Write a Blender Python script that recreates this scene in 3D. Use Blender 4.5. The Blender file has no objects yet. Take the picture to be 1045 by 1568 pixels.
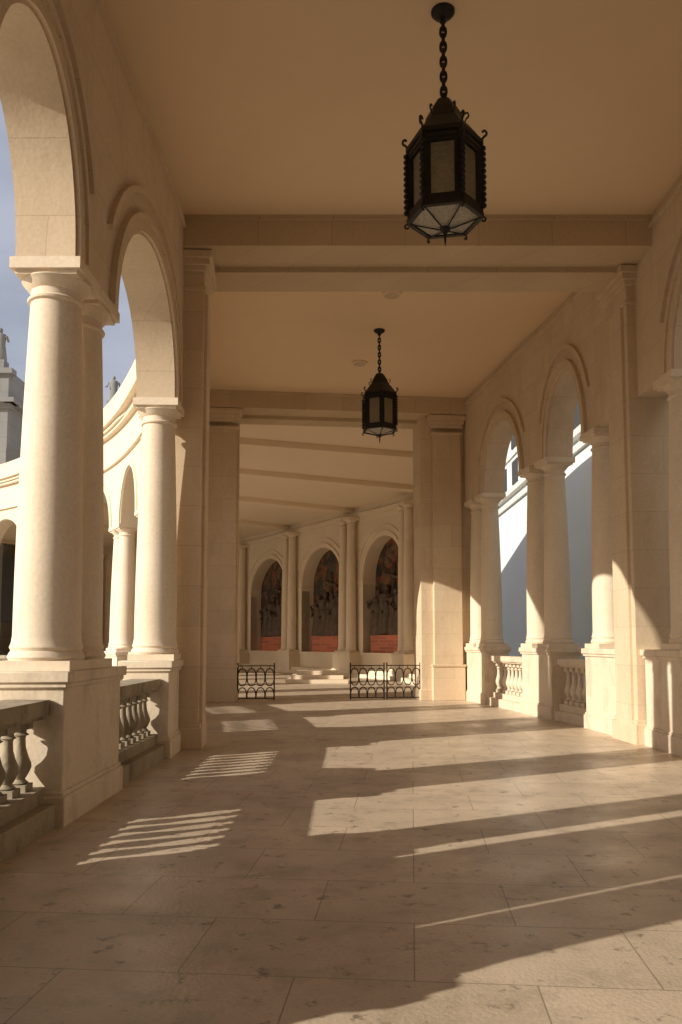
import bpy, math, random
from mathutils import Vector
random.seed(7)
scene=bpy.context.scene
# ------------------------------------------------------------------ materials
def new_mat(name):
    m=bpy.data.materials.new(name); m.use_nodes=True
    nt=m.node_tree; b=nt.nodes['Principled BSDF']
    return m,nt,b
def stone(name,c1,c2,scale=1.5,rough=.8,bump=.15,joint=None,jcol=.6,stain=None,fine=28.0,stain_amt=.5,streak=0.0,var=.93,fl=.9,rvar=0,pits=None):
    m,nt,b=new_mat(name); N=nt.nodes; L=nt.links
    tc=N.new('ShaderNodeTexCoord')
    n1=N.new('ShaderNodeTexNoise'); n1.inputs['Scale'].default_value=scale; n1.inputs['Detail'].default_value=6; n1.inputs['Roughness'].default_value=.62
    L.new(tc.outputs['Object'],n1.inputs['Vector'])
    r=N.new('ShaderNodeMapRange'); r.inputs[1].default_value=.3; r.inputs[2].default_value=.7
    L.new(n1.outputs['Fac'],r.inputs[0])
    mx=N.new('ShaderNodeMix'); mx.data_type='RGBA'
    mx.inputs[6].default_value=(*c1,1); mx.inputs[7].default_value=(*c2,1)
    L.new(r.outputs[0],mx.inputs[0])
    out=mx.outputs[2]
    n2=N.new('ShaderNodeTexNoise'); n2.inputs['Scale'].default_value=fine; n2.inputs['Detail'].default_value=4
    L.new(tc.outputs['Object'],n2.inputs['Vector'])
    m2=N.new('ShaderNodeMix'); m2.data_type='RGBA'; m2.blend_type='MULTIPLY'; m2.inputs[0].default_value=1
    r2=N.new('ShaderNodeMapRange'); r2.inputs[1].default_value=.3; r2.inputs[2].default_value=.65; r2.inputs[3].default_value=fl; r2.inputs[4].default_value=1.0
    L.new(n2.outputs['Fac'],r2.inputs[0]); L.new(out,m2.inputs[6]); L.new(r2.outputs[0],m2.inputs[7]); out=m2.outputs[2]
    h=n2.outputs['Fac']
    if joint:
        bw,bh,mode,ms=joint
        sx=N.new('ShaderNodeSeparateXYZ'); L.new(tc.outputs['Object'],sx.inputs[0])
        cb=N.new('ShaderNodeCombineXYZ')
        if mode=='wall':
            ad=N.new('ShaderNodeMath'); ad.operation='ADD'; L.new(sx.outputs[0],ad.inputs[0]); L.new(sx.outputs[1],ad.inputs[1])
            L.new(ad.outputs[0],cb.inputs[0]); L.new(sx.outputs[2],cb.inputs[1])
        else:
            L.new(sx.outputs[0],cb.inputs[0]); L.new(sx.outputs[1],cb.inputs[1])
        br=N.new('ShaderNodeTexBrick'); br.inputs['Scale'].default_value=1
        br.inputs['Brick Width'].default_value=bw; br.inputs['Row Height'].default_value=bh
        br.inputs['Mortar Size'].default_value=ms; br.inputs['Mortar Smooth'].default_value=.3
        br.inputs['Color1'].default_value=(1,1,1,1); br.inputs['Color2'].default_value=(var,var,var*.99,1); br.inputs['Mortar'].default_value=(jcol,jcol*.97,jcol*.92,1)
        if mode=='floor':
            mp=N.new('ShaderNodeMapping'); mp.inputs['Rotation'].default_value=(0,0,math.radians(5)); L.new(cb.outputs[0],mp.inputs[0]); L.new(mp.outputs[0],br.inputs['Vector'])
        else: L.new(cb.outputs[0],br.inputs['Vector'])
        m3=N.new('ShaderNodeMix'); m3.data_type='RGBA'; m3.blend_type='MULTIPLY'; m3.inputs[0].default_value=1
        L.new(out,m3.inputs[6]); L.new(br.outputs['Color'],m3.inputs[7]); out=m3.outputs[2]
    if stain:
        n3=N.new('ShaderNodeTexNoise'); n3.inputs['Scale'].default_value=2.3; n3.inputs['Detail'].default_value=8; n3.inputs['Roughness'].default_value=.7
        mp=N.new('ShaderNodeMapping'); mp.inputs['Scale'].default_value=(1,1,.45 if streak else 1)
        L.new(tc.outputs['Object'],mp.inputs[0]); L.new(mp.outputs[0],n3.inputs['Vector'])
        r3=N.new('ShaderNodeMapRange'); r3.inputs[1].default_value=.50; r3.inputs[2].default_value=.68; r3.inputs[4].default_value=stain_amt
        L.new(n3.outputs['Fac'],r3.inputs[0])
        m4=N.new('ShaderNodeMix'); m4.data_type='RGBA'; m4.inputs[7].default_value=(*stain,1)
        L.new(r3.outputs[0],m4.inputs[0]); L.new(out,m4.inputs[6]); out=m4.outputs[2]
    if pits:
        n4=N.new('ShaderNodeTexNoise'); n4.inputs['Scale'].default_value=6; n4.inputs['Detail'].default_value=10; n4.inputs['Roughness'].default_value=.72
        L.new(tc.outputs['Object'],n4.inputs['Vector'])
        r4=N.new('ShaderNodeMapRange'); r4.inputs[1].default_value=.575; r4.inputs[2].default_value=.65; r4.inputs[4].default_value=.8
        L.new(n4.outputs['Fac'],r4.inputs[0])
        m5=N.new('ShaderNodeMix'); m5.data_type='RGBA'; m5.inputs[7].default_value=(*pits,1)
        L.new(r4.outputs[0],m5.inputs[0]); L.new(out,m5.inputs[6]); out=m5.outputs[2]
    L.new(out,b.inputs['Base Color']); b.inputs['Roughness'].default_value=rough
    if rvar:
        rr=N.new('ShaderNodeMapRange'); rr.inputs[1].default_value=.35; rr.inputs[2].default_value=.65; rr.inputs[3].default_value=rough-rvar; rr.inputs[4].default_value=rough+rvar
        L.new(n1.outputs['Fac'],rr.inputs[0]); L.new(rr.outputs[0],b.inputs['Roughness'])
    bp=N.new('ShaderNodeBump'); bp.inputs['Strength'].default_value=bump; bp.inputs['Distance'].default_value=.02
    L.new(h,bp.inputs['Height']); L.new(bp.outputs[0],b.inputs['Normal'])
    return m
def plain(name,c,rough=.5,metal=0):
    m,nt,b=new_mat(name); N=nt.nodes; L=nt.links
    tc=N.new('ShaderNodeTexCoord'); n=N.new('ShaderNodeTexNoise'); n.inputs['Scale'].default_value=12; n.inputs['Detail'].default_value=5
    L.new(tc.outputs['Object'],n.inputs['Vector'])
    r=N.new('ShaderNodeMix'); r.data_type='RGBA'; r.inputs[6].default_value=(*[x*.75 for x in c],1); r.inputs[7].default_value=(*[min(1,x*1.2) for x in c],1)
    L.new(n.outputs['Fac'],r.inputs[0]); L.new(r.outputs[2],b.inputs['Base Color'])
    b.inputs['Roughness'].default_value=rough; b.inputs['Metallic'].default_value=metal
    return m
M_col=stone('column_limestone',(.89,.755,.585),(.83,.685,.51),1.2,.7,.08,stain=(.64,.48,.33),stain_amt=.25,streak=1)
M_wall=stone('wall_limestone',(.79,.625,.445),(.73,.57,.39),.9,.8,.1,joint=(1.3,.62,'wall',.005),jcol=.76,var=.93,stain=(.50,.37,.23),stain_amt=.32,streak=1)
M_far=stone('gallery_limestone_lit',(.91,.775,.59),(.87,.73,.54),.9,.8,.08,joint=(1.3,.62,'wall',.005),jcol=.85,var=.95)  # same limestone lightened, brighter far gallery put into the colour
M_ped=stone('pedestal_limestone',(.85,.715,.55),(.78,.645,.48),1.4,.8,.15,stain=(.36,.28,.19),stain_amt=.45,streak=1)
M_mossy=stone('weathered_limestone',(.48,.40,.29),(.32,.26,.18),2.0,.88,.3,stain=(.08,.07,.05),stain_amt=.9,streak=1)
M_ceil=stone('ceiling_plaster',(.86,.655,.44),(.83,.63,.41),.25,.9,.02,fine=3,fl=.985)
M_ceilf=stone('gallery_ceiling_plaster_lit',(.92,.77,.59),(.90,.75,.56),.25,.9,.02,fine=3,fl=.985)  # ceiling plaster lightened, extra brightness of the far gallery painted in
M_beam=stone('beam_stone',(.70,.54,.36),(.62,.475,.305),.8,.85,.08,joint=(1.15,3.0,'wall',.006),jcol=.68,var=.9)
M_floor=stone('paving_stone',(.75,.605,.455),(.57,.455,.335),.8,.40,.2,joint=(1.15,.8,'floor',.0045),jcol=.45,var=.9,stain=(.26,.195,.14),stain_amt=.5,fine=40,rvar=.12,pits=(.13,.095,.07))
M_ground=stone('plaza_paving',(.46,.41,.34),(.38,.34,.28),.2,.9,.1,joint=(3,3,'floor',.02))
M_grey=stone('basilica_stone',(.32,.31,.30),(.25,.24,.23),.3,.85,.1,joint=(2.2,1.0,'wall',.02),jcol=.75)
M_blue=stone('pale_render',(.78,.82,.84),(.74,.78,.80),.3,.85,.03)
M_white=stone('white_trim',(.82,.80,.75),(.78,.75,.7),.8,.7,.05)
M_iron=plain('wrought_iron',(.016,.013,.011),.5,.3)
M_dark=plain('dark_shutter',(.05,.048,.045),.6)
M_bronze=stone('sculpture_stone',(.17,.12,.075),(.06,.04,.028),5,.6,.3)
def brickmat():
    m,nt,b=new_mat('niche_brick_and_mosaic'); N=nt.nodes; L=nt.links
    tc=N.new('ShaderNodeTexCoord'); sx=N.new('ShaderNodeSeparateXYZ'); L.new(tc.outputs['Object'],sx.inputs[0])
    ad=N.new('ShaderNodeMath'); ad.operation='ADD'; L.new(sx.outputs[0],ad.inputs[0]); L.new(sx.outputs[1],ad.inputs[1])
    cb=N.new('ShaderNodeCombineXYZ'); L.new(ad.outputs[0],cb.inputs[0]); L.new(sx.outputs[2],cb.inputs[1])
    br=N.new('ShaderNodeTexBrick'); br.inputs['Scale'].default_value=1; br.inputs['Brick Width'].default_value=.42; br.inputs['Row Height'].default_value=.16
    br.inputs['Mortar Size'].default_value=.012
    br.inputs['Color1'].default_value=(.72,.20,.11,1); br.inputs['Color2'].default_value=(.46,.13,.08,1); br.inputs['Mortar'].default_value=(.5,.32,.2,1)
    L.new(cb.outputs[0],br.inputs['Vector'])
    v=N.new('ShaderNodeTexVoronoi'); v.inputs['Scale'].default_value=3.0; L.new(tc.outputs['Object'],v.inputs['Vector'])
    sc=N.new('ShaderNodeSeparateColor'); L.new(v.outputs['Color'],sc.inputs[0])
    cr=N.new('ShaderNodeValToRGB'); cr.color_ramp.interpolation='CONSTANT'
    cols=[(0,(.08,.05,.03)),(.2,(.17,.09,.045)),(.38,(.05,.05,.04)),(.52,(.26,.08,.04)),(.68,(.20,.125,.06)),(.84,(.09,.085,.07))]
    e=cr.color_ramp.elements
    e[0].position=0; e[0].color=(*cols[0][1],1); e[1].position=cols[1][0]; e[1].color=(*cols[1][1],1)
    for p,c in cols[2:]:
        el=e.new(p); el.color=(*c,1)
    L.new(sc.outputs[0],cr.inputs[0])
    n=N.new('ShaderNodeTexNoise'); n.inputs['Scale'].default_value=6; n.inputs['Detail'].default_value=6; L.new(tc.outputs['Object'],n.inputs['Vector'])
    nm=N.new('ShaderNodeMapRange'); nm.inputs[1].default_value=.3; nm.inputs[2].default_value=.7; nm.inputs[3].default_value=.45; nm.inputs[4].default_value=1.3; L.new(n.outputs['Fac'],nm.inputs[0])
    m3=N.new('ShaderNodeMix'); m3.data_type='RGBA'; m3.blend_type='MULTIPLY'; m3.inputs[0].default_value=1
    L.new(cr.outputs[0],m3.inputs[6]); L.new(nm.outputs[0],m3.inputs[7])
    zr=N.new('ShaderNodeMapRange'); zr.inputs[1].default_value=2.05; zr.inputs[2].default_value=2.1; L.new(sx.outputs[2],zr.inputs[0])
    m4=N.new('ShaderNodeMix'); m4.data_type='RGBA'; L.new(zr.outputs[0],m4.inputs[0]); L.new(br.outputs['Color'],m4.inputs[6]); L.new(m3.outputs[2],m4.inputs[7])
    L.new(m4.outputs[2],b.inputs['Base Color']); b.inputs['Roughness'].default_value=.6
    return m
M_brick=brickmat()
def glassmat(name,c,t,f,rough=.18):
    m,nt,b=new_mat(name); N=nt.nodes; L=nt.links
    tc=N.new('ShaderNodeTexCoord'); v=N.new('ShaderNodeTexVoronoi'); v.inputs['Scale'].default_value=34
    L.new(tc.outputs['Object'],v.inputs['Vector'])
    bp=N.new('ShaderNodeBump'); bp.inputs['Strength'].default_value=1; bp.inputs['Distance'].default_value=.03; L.new(v.outputs['Distance'],bp.inputs['Height'])
    b.inputs['Base Color'].default_value=(*c,1); b.inputs['Roughness'].default_value=rough
    tr=N.new('ShaderNodeBsdfTranslucent'); tr.inputs['Color'].default_value=(*t,1)
    mx=N.new('ShaderNodeMixShader'); mx.inputs[0].default_value=f
    L.new(bp.outputs[0],b.inputs['Normal']); L.new(bp.outputs[0],tr.inputs['Normal'])
    L.new(b.outputs[0],mx.inputs[1]); L.new(tr.outputs[0],mx.inputs[2])
    L.new(mx.outputs[0],N['Material Output'].inputs['Surface'])
    return m
M_glass=glassmat('hammered_glass',(.50,.44,.31),(.85,.75,.55),.6)
M_opal=glassmat('opal_glass',(.80,.74,.62),(.8,.72,.55),.35,.35)
# ------------------------------------------------------------------ paths
class Path:
    def __init__(s,pts,sign=1):
        s.sign=sign; P=[Vector((a,b)) for a,b in pts]; d=[]
        if len(P)==2: d=[P[0].lerp(P[1],i/40) for i in range(41)]
        else:
            T=[0]
            for i in range(1,len(P)): T.append(T[-1]+(P[i]-P[i-1]).length)
            tan=[]
            for i in range(len(P)):
                a=max(0,i-1); b=min(len(P)-1,i+1); tan.append((P[b]-P[a])/(T[b]-T[a]))
            for i in range(len(P)-1):
                h=T[i+1]-T[i]
                for j in range(30):
                    u=j/30
                    d.append((2*u**3-3*u*u+1)*P[i]+(u**3-2*u*u+u)*h*tan[i]+(-2*u**3+3*u*u)*P[i+1]+(u**3-u*u)*h*tan[i+1])
            d.append(P[-1])
        s.d=d; s.S=[0]
        for i in range(1,len(d)): s.S.append(s.S[-1]+(d[i]-d[i-1]).length)
        s.len=s.S[-1]
    def at(s,q):
        import bisect
        i=min(max(bisect.bisect(s.S,q)-1,0),len(s.d)-2)
        u=(q-s.S[i])/(s.S[i+1]-s.S[i]); p=s.d[i].lerp(s.d[i+1],u)
        a=s.d[max(i-1,0)]; b=s.d[min(i+2,len(s.d)-1)]; t=(b-a).normalized()
        return p,t
    def sy(s,y):
        for i in range(len(s.d)-1):
            a=s.d[i];b=s.d[i+1]
            if a.y<=y<=b.y and b.y>a.y: return s.S[i]+(y-a.y)/(b.y-a.y)*(s.S[i+1]-s.S[i])
        return s.len
    def xy(s,y): return s.at(s.sy(y))[0].x
    def sx(s,x):
        for i in range(len(s.d)-1):
            a=s.d[i];b=s.d[i+1]
            if min(a.x,b.x)<=x<=max(a.x,b.x) and a.x!=b.x: return s.S[i]+(x-a.x)/(b.x-a.x)*(s.S[i+1]-s.S[i])
        return s.len
    def map(s,q,t,z):
        p,tn=s.at(q); n=Vector((tn.y,-tn.x))*s.sign
        return (p.x+n.x*t,p.y+n.y*t,z)
ID=lambda a,b,c:(a,b,c)
# ------------------------------------------------------------------ mesh builder
class MB:
    def __init__(s): s.v=[];s.f=[];s.m=[]
    def add(s,vs,fs,m=0):
        o=len(s.v); s.v+=vs; s.f+=[tuple(i+o for i in f) for f in fs]; s.m+=[m]*len(fs)
    def box(s,a0,a1,b0,b1,c0,c1,mp=ID,n=1,m=0):
        vs=[]
        for i in range(n+1):
            a=a0+(a1-a0)*i/n
            vs+=[mp(a,b0,c0),mp(a,b1,c0),mp(a,b1,c1),mp(a,b0,c1)]
        fs=[(0,1,2,3),(4*n+3,4*n+2,4*n+1,4*n)]
        for i in range(n):
            o=4*i
            for k in range(4):
                k2=(k+1)%4; fs.append((o+k2,o+k,o+4+k,o+4+k2))
        s.add(vs,fs,m)
    def lathe(s,cx,cy,prof,n=32,m=0,rot=0,sx=1,sy=1):
        vs=[];fs=[]
        for r,z in prof:
            for k in range(n):
                a=rot+2*math.pi*k/n; vs.append((cx+sx*r*math.cos(a),cy+sy*r*math.sin(a),z))
        for i in range(len(prof)-1):
            for k in range(n):
                k2=(k+1)%n; fs.append((i*n+k,i*n+k2,(i+1)*n+k2,(i+1)*n+k))
        fs.append(tuple(range(n))[::-1]); o=(len(prof)-1)*n; fs.append(tuple(range(o,o+n)))
        s.add(vs,fs,m)
    def tube(s,pts,r,n=6,m=0,closed=False):
        P=[Vector(p) for p in pts]; vs=[];fs=[];L=len(P)
        for i,p in enumerate(P):
            a=P[i-1] if (i>0 or closed) else P[i]; b=P[(i+1)%L] if (i<L-1 or closed) else P[i]
            t=(b-a).normalized(); up=Vector((0,0,1)) if abs(t.z)<.85 else Vector((0,1,0))
            x=t.cross(up).normalized(); y=t.cross(x)
            for k in range(n):
                an=2*math.pi*k/n+math.pi/n; vs.append(tuple(p+x*(r*math.cos(an))+y*(r*math.sin(an))))
        for i in range(L if closed else L-1):
            j=(i+1)%L
            for k in range(n):
                k2=(k+1)%n; fs.append((i*n+k,i*n+k2,j*n+k2,j*n+k))
        if not closed:
            fs.append(tuple(range(n))[::-1]); fs.append(tuple(range((L-1)*n,L*n)))
        s.add(vs,fs,m)
    def prism(s,pts,z0,z1,m=0):
        n=len(pts); vs=[(x,y,z0) for x,y in pts]+[(x,y,z1) for x,y in pts]
        fs=[tuple(range(n)),tuple(range(n,2*n))]+[(i,(i+1)%n,n+(i+1)%n,n+i) for i in range(n)]
        s.add(vs,fs,m)
    def build(s,name,mats,bevel=0,parent=None,smooth=True):
        import bmesh
        me=bpy.data.meshes.new(name); me.from_pydata(s.v,[],s.f); 
        for mt in mats: me.materials.append(mt)
        me.polygons.foreach_set('material_index',s.m)
        bm=bmesh.new(); bm.from_mesh(me); bmesh.ops.recalc_face_normals(bm,faces=bm.faces); bm.to_mesh(me); bm.free()
        if smooth:
            me.polygons.foreach_set('use_smooth',[True]*len(me.polygons)); me.set_sharp_from_angle(angle=math.radians(38))
        me.update()
        o=bpy.data.objects.new(name,me); scene.collection.objects.link(o)
        if bevel:
            b=o.modifiers.new('bevel','BEVEL'); b.width=bevel; b.segments=2; b.limit_method='ANGLE'; b.angle_limit=math.radians(50)
        if parent: o.parent=parent
        return o
# ------------------------------------------------------------------ arcade geometry
PL=Path([(-2.55,-14),(-2.52,0),(-2.48,8),(-2.50,12.6),(-3.3,17.5),(-5.1,22.3),(-7.2,26.3),(-10.4,30.5),(-14.2,34.3),(-24,40.5),(-36,45)],-1)
PR=Path([(5.0,-14),(4.95,0),(4.9,8),(4.85,12.6),(4.72,15),(4.42,17.4),(4.24,18.4),(3.76,21.7),(3.62,22.6),(3.46,23.6)],1)
TH=.56
def column(W,s,t,zb,zs,name='stone_column',r=.30):
    b=MB(); p=W.map(s,t,0); h=.33
    b.box(s-h,s+h,t-h,t+h,zb,zb+.09,W.map)
    b.box(s-h,s+h,t-h,t+h,zs-.11,zs-.002,W.map)
    b.box(s-h+.04,s+h-.04,t-h+.04,t+h-.04,zs-.15,zs-.108,W.map)
    pr=[(r+.01,zb+.09),(r+.028,zb+.12),(r+.01,zb+.16),(r-.005,zb+.18),(r+.01,zb+.21),(r-.005,zb+.25),(r-.015,zb+.32)]
    H=zs-zb
    for i in range(1,15):
        u=i/14; rr=r-.015-.07*(u**1.8); pr.append((rr,zb+.32+(H-.32-.36)*u))
    z=zs-.36; rt=r-.085
    pr+=[(rt+.0,z),(rt+.025,z+.012),(rt+.03,z+.03),(rt+.02,z+.045),(rt,z+.055),(rt,z+.12),(rt+.03,z+.14),(rt+.05,z+.17),(rt+.085,z+.205),(rt+.085,z+.215)]
    b.lathe(p[0],p[1],pr,40)
    return b.build(name,[M_col])
def pedestal(W,s0,s1,zt,lo=-.03,hi=TH+.06,mat=None):
    b=MB(); n=4
    b.box(s0,s1,lo,hi,0,zt-.1,W.map,n)
    b.box(s0-.04,s1+.04,lo-.04,hi+.04,-.01,.26,W.map,n)
    b.box(s0-.02,s1+.02,lo-.02,hi+.02,.255,.30,W.map,n)
    b.box(s0-.03,s1+.03,lo-.03,hi+.03,zt-.15,zt-.1,W.map,n)
    b.box(s0-.055,s1+.055,lo-.055,hi+.055,zt-.102,zt-.001,W.map,n)
    return b.build('column_pedestal',[mat or M_ped],.012)
def pier(W,c,hw,ztop,zs,pr=.32):
    b=MB()
    b.box(c-hw,c+hw,-pr,TH+.05,0,ztop,W.map,2)
    b.box(c-hw+.13,c+hw-.13,-pr-.05,-pr+.02,.3,ztop-.62,W.map,2)
    for z0,z1,e in ((0,.32,.06),(.318,.38,.03),(ztop-.62,ztop-.55,.03),(ztop-.30,ztop-.22,.04),(ztop-.222,ztop-.12,.09),(ztop-.122,ztop-.004,.13)):
        b.box(c-hw-e,c+hw+e,-pr-e,TH+.05+.5*e,z0-.005,z1,W.map,2)
    return b.build('stone_pier',[M_wall],.01)
def balustrade(W,s0,s1,zc,moss=False):
    b=MB(); n=max(2,int((s1-s0)/.4)); t0,t1=.12,.46
    b.box(s0,s1,t0,t1,.18,.33,W.map,n); b.box(s0,s1,t0-.03,t1+.03,zc-.13,zc,W.map,n); b.box(s0,s1,t0+.02,t1-.02,zc-.17,zc-.128,W.map,n)
    k=max(3,int(round((s1-s0)/.27))); zb=.33; H=zc-.17-zb
    prof=[(.055,.10),(.075,.12),(.055,.15),(.045,.17),(.07,.24),(.094,.33),(.092,.39),(.065,.50),(.045,.62),(.04,.74),(.045,.78),(.07,.80),(.045,.83),(.05,.88)]
    for i in range(k):
        s=s0+(i+.5)*(s1-s0)/k; p=W.map(s,.29,0)
        b.lathe(p[0],p[1],[(r*1.02,zb+H*z) for r,z in prof],14)
        b.box(s-.085,s+.085,.205,.375,zb-.002,zb+H*.1,W.map); b.box(s-.075,s+.075,.215,.365,zb+H*.88,zc-.168,W.map)
    return b.build('stone_balustrade',[M_mossy if moss else M_ped])
def arch_pts(a0,a1,zs,rise,n=30):
    c=(a0+a1)/2; a=(a1-a0)/2
    return [(c-a*math.cos(math.pi*i/n), zs+rise*math.sin(math.pi*i/n)) for i in range(n+1)]
def arcade_wall(W,s0,s1,zs,ztop,arches,rise,name='arcade_wall',t0=0,t1=TH,mat=None,trim=True,ext=False):
    b=MB(); line=[]
    s=s0
    def fill(a,c):
        n=max(1,int((c-a)/.5)); return [(a+(c-a)*i/n,zs) for i in range(n+1)]
    for a0,a1 in arches:
        if a0>s: line+=fill(s,a0)[:-1]
        line+=arch_pts(a0,a1,zs,rise); s=a1
    if s<s1: line+=fill(s,s1)[1:] if line else fill(s,s1)
    vs=[];fs=[]
    for q,z in line: vs+=[W.map(q,t0,z),W.map(q,t1,z),W.map(q,t1,ztop),W.map(q,t0,ztop)]
    n=len(line)
    for i in range(n-1):
        o=4*i
        for k in range(4): k2=(k+1)%4; fs.append((o+k2,o+k,o+4+k,o+4+k2))
    fs+=[(0,1,2,3),(4*n-1,4*n-2,4*n-3,4*n-4)]
    b.add(vs,fs,0)
    if trim:
        def ring(a0,a1,e0,e1,tp,tb,g0,g1,N=32):
            c=(a0+a1)/2; a=(a1-a0)/2; v=[];f=[]
            for i in range(N+1):
                th=math.radians(g0+(g1-g0)*i/N); co,si=math.cos(th),math.sin(th)
                for e in (e0,e1):
                    for t in (tp,tb): v.append(W.map(c-(a+e)*co,t,zs+(rise+e)*si))
            for i in range(N):
                o=4*i
                for k,l in ((0,1),(1,3),(3,2),(2,0)): f.append((o+k,o+l,o+4+l,o+4+k))
            f+=[(0,1,3,2),(4*N,4*N+1,4*N+3,4*N+2)]
            b.add(v,f,0)
        for a0,a1 in arches:
            ring(a0,a1,.03,.17,t0-.045,t0+.02,0,180)
            ring(a0,a1,.17,.24,t0-.075,t0+.02,0,180)
            ring(a0,a1,.46,.53,t0-.06,t0+.02,24,156)
            if ext:
                ring(a0,a1,.03,.22,t1+.05,t1-.02,0,180)
        m=max(2,int((s1-s0)/.6))
        b.box(s0,s1,t0-.05,t0+.02,ztop-.30,ztop-.24,W.map,m)
    return b.build(name,[mat or M_wall])
def plinth(W,s0,s1,h,name='arcade_plinth',mat=None):
    b=MB(); m=max(2,int((s1-s0)/.8))
    b.box(s0,s1,-.0,TH+.1,-.02,h,W.map,m)
    return b.build(name,[mat or M_mossy],.012)
LS,RS=5.2,5.6
ZC1,ZC2,ZC3=8.28,8.6,8.25
def PAIR(c,g=.44,n=.8,f=.8): return (c,'pair',n,f,(-g,g),.45)
def PIER(c,n=1.48,f=1.48,cols=(-1.15,1.15),hw=.45): return (c,'pier',n,f,cols,hw)
def do_clusters(W,cl,zs,zped,ztopf,zc,moss,pr=.32,r=.30):
    arches=[]
    for i,(c,k,hn,hf,cols,hw) in enumerate(cl):
        zt=ztopf(c)
        if k=='pair': pedestal(W,c-hn,c+hf,zped)
        else:
            pedestal(W,c-hn,c-hw-.05,zped); pedestal(W,c+hw+.05,c+hf,zped)
            pier(W,c,hw,zt,zs,pr)
        for d in cols: column(W,c+d,.28,zped,zs,r=r)
        if i<len(cl)-1:
            c2,hn2=cl[i+1][0],cl[i+1][2]
            arches.append((c+cols[-1]+.32,c2+cl[i+1][4][0]-.32))
            balustrade(W,c+hf+.01,c2-hn2-.01,zc,moss)
    return arches
# ---- left arcade (closed behind the viewpoint by added walls that keep light out)
L0=PL.sy(0)
cp=(-.87,.87)
Lc=[PAIR(L0-.6,.335),PIER(L0+3.84,1.5,1.50,(-1.19,1.21),.5),PAIR(L0+7.965,.335,.72,1.05),PIER(L0+12.87,1.42,1.3,cp),PAIR(L0+17.3,.335,.75,.75),PIER(L0+21.6,1.3,1.3,cp),PAIR(L0+25.8,.335)]
q0=L0+25.8
while q0+4.5<PL.len-2: q0+=4.5; Lc.append(PAIR(q0,.335))
sp=L0+12.9
arL=do_clusters(PL,Lc,LS,1.35,lambda c:(7.78 if c<L0+15 else 7.9),1.1,True,r=.32)
arcade_wall(PL,L0-2,sp,LS,ZC1+.1,[a for a in arL if a[0]<sp],1.5)
arcade_wall(PL,sp,PL.len,LS,ZC2+.1,[a for a in arL if a[0]>sp],1.5,ext=True,mat=M_far)
plinth(PL,L0-1,PL.len,.2)
b=MB(); m=90
b.box(sp,PL.len,TH-.01,TH+.10,7.15,7.3,PL.map,m); b.box(sp,PL.len,TH-.01,TH+.16,8.15,8.35,PL.map,m); b.box(sp,PL.len,TH-.02,TH+.36,8.35,8.96,PL.map,m)
b.build('exterior_cornice',[M_col])
b=MB(); b.box(L0-5,L0-1.4,-.01,TH+.02,-.3,ZC1+.1,PL.map,3); b.box(PR.sy(-5),PR.sy(-.5),-.01,TH+.02,-.3,ZC1+.1,PR.map,3)
b.box(-2.6,5.0,-4.6,-4.2,-.2,ZC1+.1); b.build('light_block_wall',[M_wall])  # added unseen walls, block ambient light to darken the near end
# ---- right arcade
Y=PR.sy
Rc=[PIER(Y(-.6)),PAIR(Y(3.9)),PAIR(Y(8.2)),PIER(Y(13.4),1.85,2.1,(-1.5,1.72)),PAIR(Y(17.95),.47),PAIR(Y(22.15),.46)]
arR=do_clusters(PR,Rc,RS,1.5,lambda c:7.78,1.27,False,pr=.15)
spR=PR.sy(13.0)
arcade_wall(PR,Y(-2),spR,RS,ZC1+.1,[a for a in arR if a[0]<spR],1.55)
arcade_wall(PR,spR,PR.len,RS,ZC2+.1,[a for a in arR if a[0]>spR],1.55)
plinth(PR,Y(-1),PR.len,.2,mat=M_ped)
# ---- slabs
def strip(bd,y0,y1,z0,z1,eL=.8,eR=.8):
    n=max(4,int((y1-y0)/.7)); vs=[];fs=[]
    for i in range(n+1):
        y=y0+(y1-y0)*i/n; a=PL.xy(y)-eL; c=PR.xy(y)+eR
        vs+=[(a,y,z0),(c,y,z0),(c,y,z1),(a,y,z1)]
    for i in range(n):
        o=4*i
        for k in range(4): k2=(k+1)%4; fs.append((o+k2,o+k,o+4+k,o+4+k2))
    fs+=[(0,1,2,3),(4*n+3,4*n+2,4*n+1,4*n)]
    bd.add(vs,fs,0)
PF=Path([(3.5,24.3),(3.75,29),(3.1,35.4),(.5,40),(-2.65,45.3),(-6.2,51),(-11.5,55),(-20,57),(-30,58.5),(-42,60)],1)
farpoly=[(PL.xy(23)-.8,23.0)]
s=PL.sy(24.2)
while s<PL.len: p=PL.map(s,.8,0); farpoly.append((p[0],p[1])); s+=1.0
farpoly.append((-42,47)); farpoly.append((-46,61))
s=PF.len
while s>1.5: p=PF.map(s,1.0,0); farpoly.append((p[0],p[1])); s-=2
farpoly.append((4.45,24.2)); farpoly.append((PR.xy(23)+.8,23.0))
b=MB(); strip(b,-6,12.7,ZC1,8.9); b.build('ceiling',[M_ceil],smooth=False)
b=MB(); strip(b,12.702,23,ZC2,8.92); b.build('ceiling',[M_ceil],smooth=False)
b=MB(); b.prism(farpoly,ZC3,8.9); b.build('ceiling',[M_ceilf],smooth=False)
b=MB(); strip(b,-6,23,-.6,0); b.prism(farpoly,-.6,0); b.build('floor',[M_floor],smooth=False)
b=MB(); b.box(Y(-5),PR.len,TH+.0,TH+.3,8.88,12.2,PR.map,40); b.build('shade_parapet',[M_wall])  # unseen, raised this high to cast shade on the pale building
b=MB(); b.box(0,36,.7,.98,8.88,12.2,PF.map,40); b.build('shade_parapet',[M_wall])  # unseen, added along the far wall to carry on that shade
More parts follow.
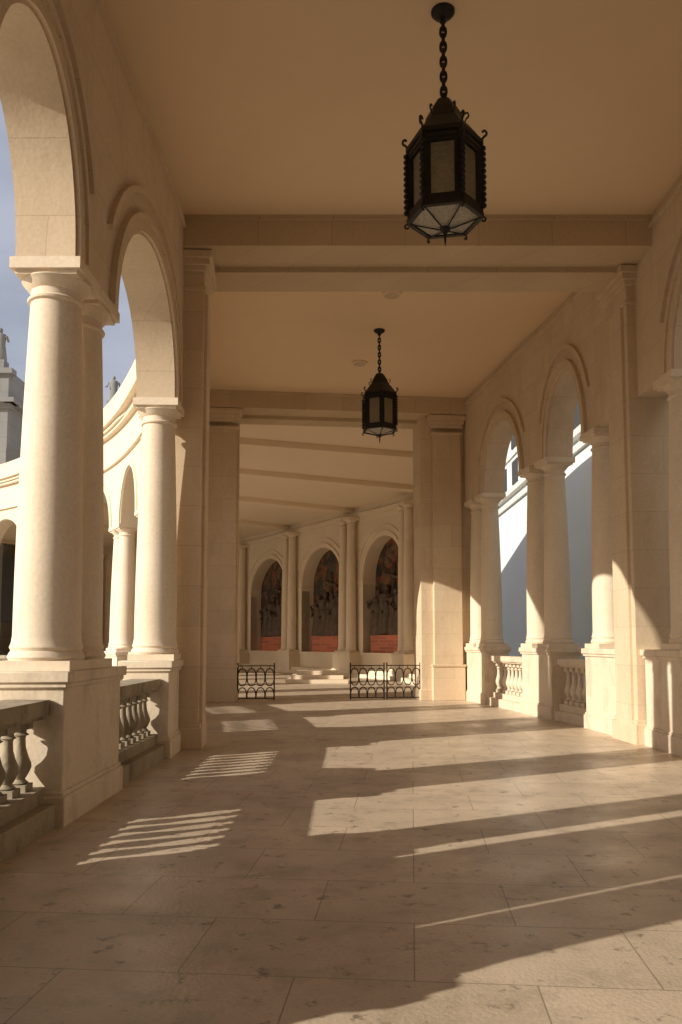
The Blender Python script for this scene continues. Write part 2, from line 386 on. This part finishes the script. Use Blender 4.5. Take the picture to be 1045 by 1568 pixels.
# ---- beams
b=MB()
b.box(-3.0,5.3,12.22,13.0,7.79,8.7); b.box(-3.0,5.3,12.19,12.25,8.2,8.3); b.box(-3.0,5.3,13.0,13.8,7.75,8.72); b.box(-3.0,5.3,12.95,13.03,7.70,7.80)
b.build('ceiling_beam',[M_beam],.008)
b=MB()
b.box(-3.0,5.4,3.4,4.2,7.79,8.5); b.build('ceiling_beam',[M_beam],.008)
P2=Path([(-5.7,21.75),(5.6,23.0)],-1)
q=lambda x:P2.sx(x)
b=MB(); b.box(q(-5.6),q(4.3),0,.75,8.12,8.8,P2.map); b.box(q(-5.6),q(4.3),-.04,.02,8.52,8.62,P2.map)
b.box(q(-5.6),q(4.3),.75,1.35,8.02,8.8,P2.map); b.build('ceiling_beam',[M_beam],.008)
def pier2(x0,x1,px0,px1,t0=.3):
    b=MB(); b.box(q(x0),q(x1),t0,1.3,0,8.13,P2.map)
    b.box(q(px0),q(px1),t0-.16,t0+.05,.0,7.6,P2.map)
    for z0,z1,e in ((0,.95,.05),(.94,1.0,.08),(7.55,7.62,.05),(7.75,7.85,.04),(7.848,7.96,.09),(7.958,8.10,.14)):
        b.box(q(px0)-e,q(px1)+e,t0-.16-e,t0+.1,z0,z1,P2.map)
    b.box(q(x0)-.03,q(x1)+.03,t0-.03,1.33,0,.3,P2.map)
    return b.build('stone_pier',[M_wall],.01)
pier2(2.30,4.4,2.64,3.45); pier2(-5.0,-2.82,-3.7,-2.88)
for (a,c) in (((-6.5,24.8),(3.9,28.3)),((-8.7,28.2),(3.5,34.0)),((-11.8,31.7),(.9,39.9)),((-15,34.8),(-2.4,46.2)),((-20,38.2),(-6.5,52)),((-27,41.6),(-19,57.2))):
    pb=Path([a,c],-1); b=MB(); b.box(0,pb.len-.3,0,.6,8.04,8.3,pb.map); b.build('ceiling_beam',[M_ceilf],.008)
# ---- far wall with niches
cs=[PF.sy(y) for y in (29.6,35.3,39.9,45.3,51.0)]
s=cs[-1]
while s+6.2<PF.len: s+=6.2; cs.append(s)
b=MB(); N=120
b.box(0,PF.len,0,.98,-.1,1.1,PF.map,N)
ar=[]; prev=0
for i in range(len(cs)-1):
    w=(cs[i+1]-cs[i]); c=(cs[i]+cs[i+1])/2; ho=w/2-.98
    b.box(prev,c-ho,0,.8,1.09,4.62,PF.map,4); prev=c+ho; ar.append((c-ho,c+ho))
    if i<4: b.box(c-ho-.1,c+ho+.1,.72,.79,1.09,6.9,PF.map,4,m=1)
    for e in (-1,1):
        a=c+e*ho; b.box(min(a-e*.03,a+e*.42),max(a-e*.03,a+e*.42),-.06,.79,4.45,4.63,PF.map)
        b.box(min(a,a+e*.34),max(a,a+e*.34),-.03,.5,1.09,4.46,PF.map)
b.box(prev,PF.len,0,.8,1.09,4.62,PF.map,8)
b.box(0,PF.len,-.1,.05,1.02,1.14,PF.map,N)
b.box(0,PF.len,-.12,.05,7.72,7.95,PF.map,N)
b.box(0,PF.len,.79,.96,1.09,8.3,PF.map,N)
b.box(0,PF.len,-.9,.02,-.1,.16,PF.map,N); b.box(0,PF.len,-.55,.03,.15,.32,PF.map,N)
b.build('niche_wall',[M_far,M_brick])
arcade_wall(PF,0,PF.len,4.62,8.3,ar,2.0,name='niche_arch_wall',t0=0,t1=.78,mat=M_far)
for c in cs:
    for d in (-.36,.36):
        column(PF,c+d,-.30,1.14,7.72,'engaged_column',.27)
    b=MB(); b.box(c-.78,c+.78,-.68,.05,0,1.14,PF.map,2); b.box(c-.82,c+.82,-.72,.05,1.0,1.145,PF.map,2); b.box(c-.82,c+.82,-.72,.05,0,.35,PF.map,2); b.build('column_pedestal',[M_col],.01)
def figure(b,x,y,z,h,ang,lean=0,arm=1):
    pr=[(.17,0),(.18,.05),(.15,.3),(.125,.5),(.135,.62),(.15,.74),(.13,.80),(.055,.835),(.045,.86)]
    b.lathe(x,y,[(r*h,z+q2*h) for r,q2 in pr],12,rot=ang,sx=1.15,sy=.75)
    b.lathe(x,y,[(.02*h,z+.85*h),(.055*h,z+.875*h),(.068*h,z+.92*h),(.058*h,z+.965*h),(.02*h,z+h)],10)
    ca,sa=math.cos(ang),math.sin(ang)
    for e in (-1,1):
        p0=Vector((x+e*.15*h*ca,y+e*.15*h*sa,z+.76*h)); p1=p0+Vector((e*.08*h*ca+.06*sa,e*.08*h*sa-.06,-.16*h)); p2=p1+Vector((-.02*h,-.1*h,(.12*h if arm*e>0 else -.06*h)))
        b.tube([p0,p1,p2],.035*h,8)
for a0,a1 in ar[:4]:
    b=MB(); c=(a0+a1)/2
    for d,h,t,arm in ((-1.05,2.0,.4,1),(-.7,2.3,.55,1),(-.3,2.15,.5,-1),(.1,1.7,.35,1),(.5,2.35,.55,-1),(.85,1.9,.4,1),(1.15,2.2,.55,-1)):
        p=PF.map(c+d,t,0); figure(b,p[0],p[1],1.95+random.random()*.1,h,random.random()*.8-.9,arm=arm)
    b.box(c-1.35,c+1.35,.2,.715,1.09,1.98,PF.map)
    p=PF.map(c+.1,.6,0); p2=PF.map(c-.55,.6,0); p3=PF.map(c+.75,.6,0)
    b.tube([(p[0],p[1],2.6),(p[0],p[1],5.4)],.09,4); b.tube([(p2[0],p2[1],4.6),(p3[0],p3[1],4.9)],.09,4)
    o=b.build('niche_sculpture',[M_bronze,M_brick])
    for poly in o.data.polygons:
        if all(o.data.vertices[v].co.z<1.985 for v in poly.vertices): poly.material_index=1
b=MB(); b.box(-2.2,.3,32.2,34.2,0,.16); b.box(-2.0,.1,32.6,34.1,.158,.32); b.box(-1.8,-.1,33,34,.318,.48); b.build('stone_steps',[M_col],.01)
# ---- gates
def gate(x0,x1,cols):
    b=MB(); a0,a1=q(x0),q(x1); H=1.02; t=.5
    def P(s,z): return P2.map(s,t,z)
    for s in (a0,a1): b.tube([P(s,.02),P(s,H+.03)],.026,4)
    for z in (.07,H-.05): b.tube([P(a0,z),P(a1,z)],.018,4)
    w=(a1-a0)/cols; zl,zh=.07,H-.05
    for i in range(cols):
        for (u0,u1) in ((-.22,.36),(.36,.94)):
            pts=[]
            for k in range(20):
                a=2*math.pi*k/20; ss=a0+(i+.5)*w+math.copysign(abs(math.cos(a))**.75,math.cos(a))*w*.47
                zz=zl+(zh-zl)*((u0+u1)/2+(u1-u0)/2*.9*math.copysign(abs(math.sin(a))**.9,math.sin(a)))
                pts.append(P(ss,max(zz,zl)))
            b.tube(pts,.016,5,closed=True)
        b.tube([P(a0+(i+.5)*w,zh-.09),P(a0+(i+.5)*w,zh)],.012,4)
    return b.build('iron_gate',[M_iron])
gate(-2.80,-1.80,4); gate(.32,1.27,4); gate(1.35,2.30,4)
# ---- lanterns
def lantern(x,y,zc,rot):
    E=bpy.data.objects.new('hanging_lantern',None); scene.collection.objects.link(E); E.location=(x,y,zc)
    b=MB(); n=6
    b.lathe(0,0,[(.125,-.001),(.125,-.02),(.10,-.05),(.045,-.08),(.035,-.12)],20)
    L=10; z=-.11; dl=.083
    for i in range(L):
        pts=[]
        for k in range(14):
            a=2*math.pi*k/14; u=.028*math.cos(a); v=.058*math.sin(a)
            pts.append((u,0,z-dl*.5+v) if i%2 else (0,u,z-dl*.5+v))
        b.tube(pts,.017,6,closed=True); z-=dl
    b.lathe(0,0,[(.012,z+.03),(.035,z),(.018,z-.03),(.04,z-.05),(.085,z-.075)],12)
    zt=-1.0
    b.lathe(0,0,[(.07,zt),(.105,zt-.03),(.19,zt-.17),(.205,zt-.25),(.225,zt-.27),(.26,zt-.30),(.38,zt-.46),(.405,zt-.48),(.405,zt-.53),(.37,zt-.54)],n,rot=rot)
    zr=zt-.54; zb=-2.28
    def c(r,k,z): a=rot+k*math.pi/3; return Vector((r*math.cos(a),r*math.sin(a),z))
    for k in range(n):
        b.tube([c(.365,k,zr+.02),c(.365,k,zb)],.034,4)
        for i in range(11):
            zz=zr-.03-i*(zr-zb-.06)/11; p=c(.402,k,zz); b.lathe(p.x,p.y,[(.006,zz+.03),(.024,zz+.016),(.029,zz),(.024,zz-.016),(.006,zz-.03)],8)
        for zz,r in ((zr-.03,.365),(zr-.07,.355),(zb+.07,.36),(zb+.03,.365),(zb-.01,.38)):
            b.tube([c(r,k,zz),c(r,k+1,zz)],.032,4)
        for f in (.08,.13,.87,.92):
            b.tube([c(.358,k,zr).lerp(c(.358,k+1,zr),f),c(.358,k,zb).lerp(c(.358,k+1,zb),f)],.020,4)
        b.tube([c(.365,k,zb-.03),c(.06,k,-2.40)],.008,5)
        pts=[c(.38,k,zt-.48)]
        for i in range(9):
            a=i/8*math.pi*1.35; pts.append(c(.415+.022*math.sin(a),k,zt-.47+.03+.03*(1-math.cos(a))))
        b.tube(pts,.013,5)
        pts=[c(.215,k,zt-.26)]
        for i in range(8):
            a=i/7*math.pi*1.3; pts.append(c(.235+.02*math.sin(a),k,zt-.22+.03*(1-math.cos(a))))
        b.tube(pts,.010,5)
        pts=[c(.38,k,zb-.03)]
        for i in range(8):
            a=i/7*math.pi*1.3; pts.append(c(.395+.022*math.sin(a),k,zb-.03-.022*(1-math.cos(a))))
        b.tube(pts,.011,5)
    b.lathe(0,0,[(.01,-2.36),(.06,-2.39),(.05,-2.42),(.015,-2.45),(.012,-2.52),(.004,-2.58)],12)
    b.build('iron_frame',[M_iron],parent=E)
    g=MB(); vs=[]
    for k in range(n):
        vs+=[tuple(c(.345,k,zr)),tuple(c(.341,k,zb+.01)),tuple(c(.345,k,zb-.02)),tuple(c(.04,k,-2.39))]
    g.add(vs,[(4*k,4*k+1,4*((k+1)%n)+1,4*((k+1)%n)) for k in range(n)],0)
    g.add(list(vs),[(4*k+2,4*k+3,4*((k+1)%n)+3,4*((k+1)%n)+2) for k in range(n)],1)
    g.build('glass_panes',[M_glass,M_opal],parent=E,smooth=False)
    l=MB(); l.lathe(0,0,[(.02,zr-.02),(.03,zr-.1),(.035,zr-.18),(.06,zr-.26),(.075,zr-.34),(.05,zr-.42),(.01,zr-.44)],14); l.build('lamp_bulb',[M_white],parent=E)
lantern(1.08,8.1,ZC1,math.radians(49)); lantern(.86,17.7,ZC2,math.radians(36))
for x,y in ((1.02,15.8),(.46,19.8)):
    b=MB(); b.lathe(x,y,[(.20,ZC2-.001),(.20,ZC2-.03),(.175,ZC2-.045)],28); b.lathe(x,y,[(.15,ZC2-.04),(.15,ZC2-.05),(.02,ZC2-.052)],28,m=1); b.build('ceiling_light_fitting',[M_ceil,M_beam])
# ---- neighbouring pale building on the right
E=bpy.data.objects.new('pale_building',None); scene.collection.objects.link(E)
b=MB(); b.box(10.5,20,-5,95,-.3,17); b.build('walls',[M_blue],parent=E)
b=MB()
for z0,z1,d in ((10.0,10.25,.18),(10.6,10.9,.3),(12.9,13.1,.12),(15.9,16.2,.2),(16.8,17.2,.5)): b.box(10.5-d,10.6,-5.2,95.2,z0,z1)
b.build('cornices',[M_white],parent=E)
b=MB()
y=9
while y<92:
    b.box(10.42,10.6,y,y+1.5,13.4,15.6); b.box(10.44,10.6,y,y+1.5,11.2,12.6); y+=3.2
b.build('windows',[M_dark],parent=E)
# ---- basilica on the left
E=bpy.data.objects.new('basilica_building',None); scene.collection.objects.link(E)
b=MB(); b.box(-46,-21.8,52,80,-.3,19.5); b.box(-21.8,-14.2,68,80,-.3,21.6)
for (x0,x1,y0,zt) in ((-46,-21.8,52,19.5),(-21.8,-14.2,68,21.6)):
    for z0,z1,d in ((zt-2.6,zt-2.3,.25),(zt-2.3,zt-2.0,.6),(zt-.3,zt+.05,.3),(9.5,9.9,.4)):
        b.box(x0-d,x1+d,y0-d,y0+.5,z0,z1); 
    b.box(x1-.1,x1+.5,y0-.5,70,zt-2.3,zt-2.0)
    x=x0+1
    while x<x1: b.box(x,x+.7,y0-.18,y0+.1,-.3,zt-2.6); x+=3.6
b.build('walls',[M_grey],parent=E)
b=MB(); x=-44.3
while x<-15:
    yy=52 if x<-22.5 else 68
    b.box(x+.9,x+2.1,yy-.06,yy+.1,11.3,14.2); b.box(x+.9,x+2.1,yy-.06,yy+.1,3,7.2); x+=3.6
b.build('windows',[M_dark],parent=E)
for x,y,z in ((-22.6,52.4,19.5),(-26.2,52.4,19.5),(-19.6,68.4,21.6)):
    b=MB(); b.box(x-.45,x+.45,y-.4,y+.4,z,z+.7); figure(b,x,y,z+.68,2.3,.1); b.build('rooftop_statue',[M_grey])
# ---- ground
b=MB(); b.add([(-1500,-1500,-.3),(1500,-1500,-.3),(1500,1500,-.3),(-1500,1500,-.3)],[(0,1,2,3)]); b.build('ground',[M_ground],smooth=False)
# ------------------------------------------------------------------ light
az=math.radians(28); el=math.radians(22.8)
d=Vector((math.cos(az)*math.cos(el),math.sin(az)*math.cos(el),-math.sin(el)))
sun=bpy.data.lights.new('sun','SUN'); sun.energy=5; sun.angle=math.radians(.5); sun.color=(1,.92,.78)
so=bpy.data.objects.new('sun',sun); scene.collection.objects.link(so); so.rotation_euler=d.to_track_quat('-Z','Y').to_euler(); so.location=(-30,-20,30)
w=bpy.data.worlds.new('World'); scene.world=w; w.use_nodes=True; nt=w.node_tree; N=nt.nodes; L=nt.links
bg=N['Background']; sky=N.new('ShaderNodeTexSky'); sky.sky_type='NISHITA'; sky.sun_disc=False
sky.sun_elevation=el; sky.sun_rotation=math.atan2(-d.x,-d.y); sky.dust_density=3; sky.air_density=1.0
tc=N.new('ShaderNodeTexCoord'); mp=N.new('ShaderNodeMapping'); mp.inputs['Scale'].default_value=(1,1,2.6)
cn=N.new('ShaderNodeTexNoise'); cn.inputs['Scale'].default_value=1.7; cn.inputs['Detail'].default_value=7; cn.inputs['Roughness'].default_value=.55
L.new(tc.outputs['Generated'],mp.inputs[0]); L.new(mp.outputs[0],cn.inputs['Vector'])
cr=N.new('ShaderNodeMapRange'); cr.inputs[1].default_value=.36; cr.inputs[2].default_value=.62; cr.inputs[3].default_value=.35; cr.inputs[4].default_value=.92
L.new(cn.outputs['Fac'],cr.inputs[0])
mx=N.new('ShaderNodeMix'); mx.data_type='RGBA'; mx.inputs[7].default_value=(5.2,5.5,6.5,1)
L.new(cr.outputs[0],mx.inputs[0]); L.new(sky.outputs[0],mx.inputs[6]); L.new(mx.outputs[2],bg.inputs['Color']); bg.inputs['Strength'].default_value=.095
# ------------------------------------------------------------------ camera
cam=bpy.data.cameras.new('camera'); co=bpy.data.objects.new('camera',cam); scene.collection.objects.link(co)
co.location=(0,0,1.6); co.rotation_euler=(math.radians(94.5),0,0)
cam.sensor_fit='VERTICAL'; cam.sensor_height=36; cam.lens=28.5; cam.shift_y=.0657; cam.clip_end=4000; cam.clip_start=.05
scene.camera=co
scene.view_settings.view_transform='Standard'; scene.view_settings.look='None'; scene.view_settings.exposure=0
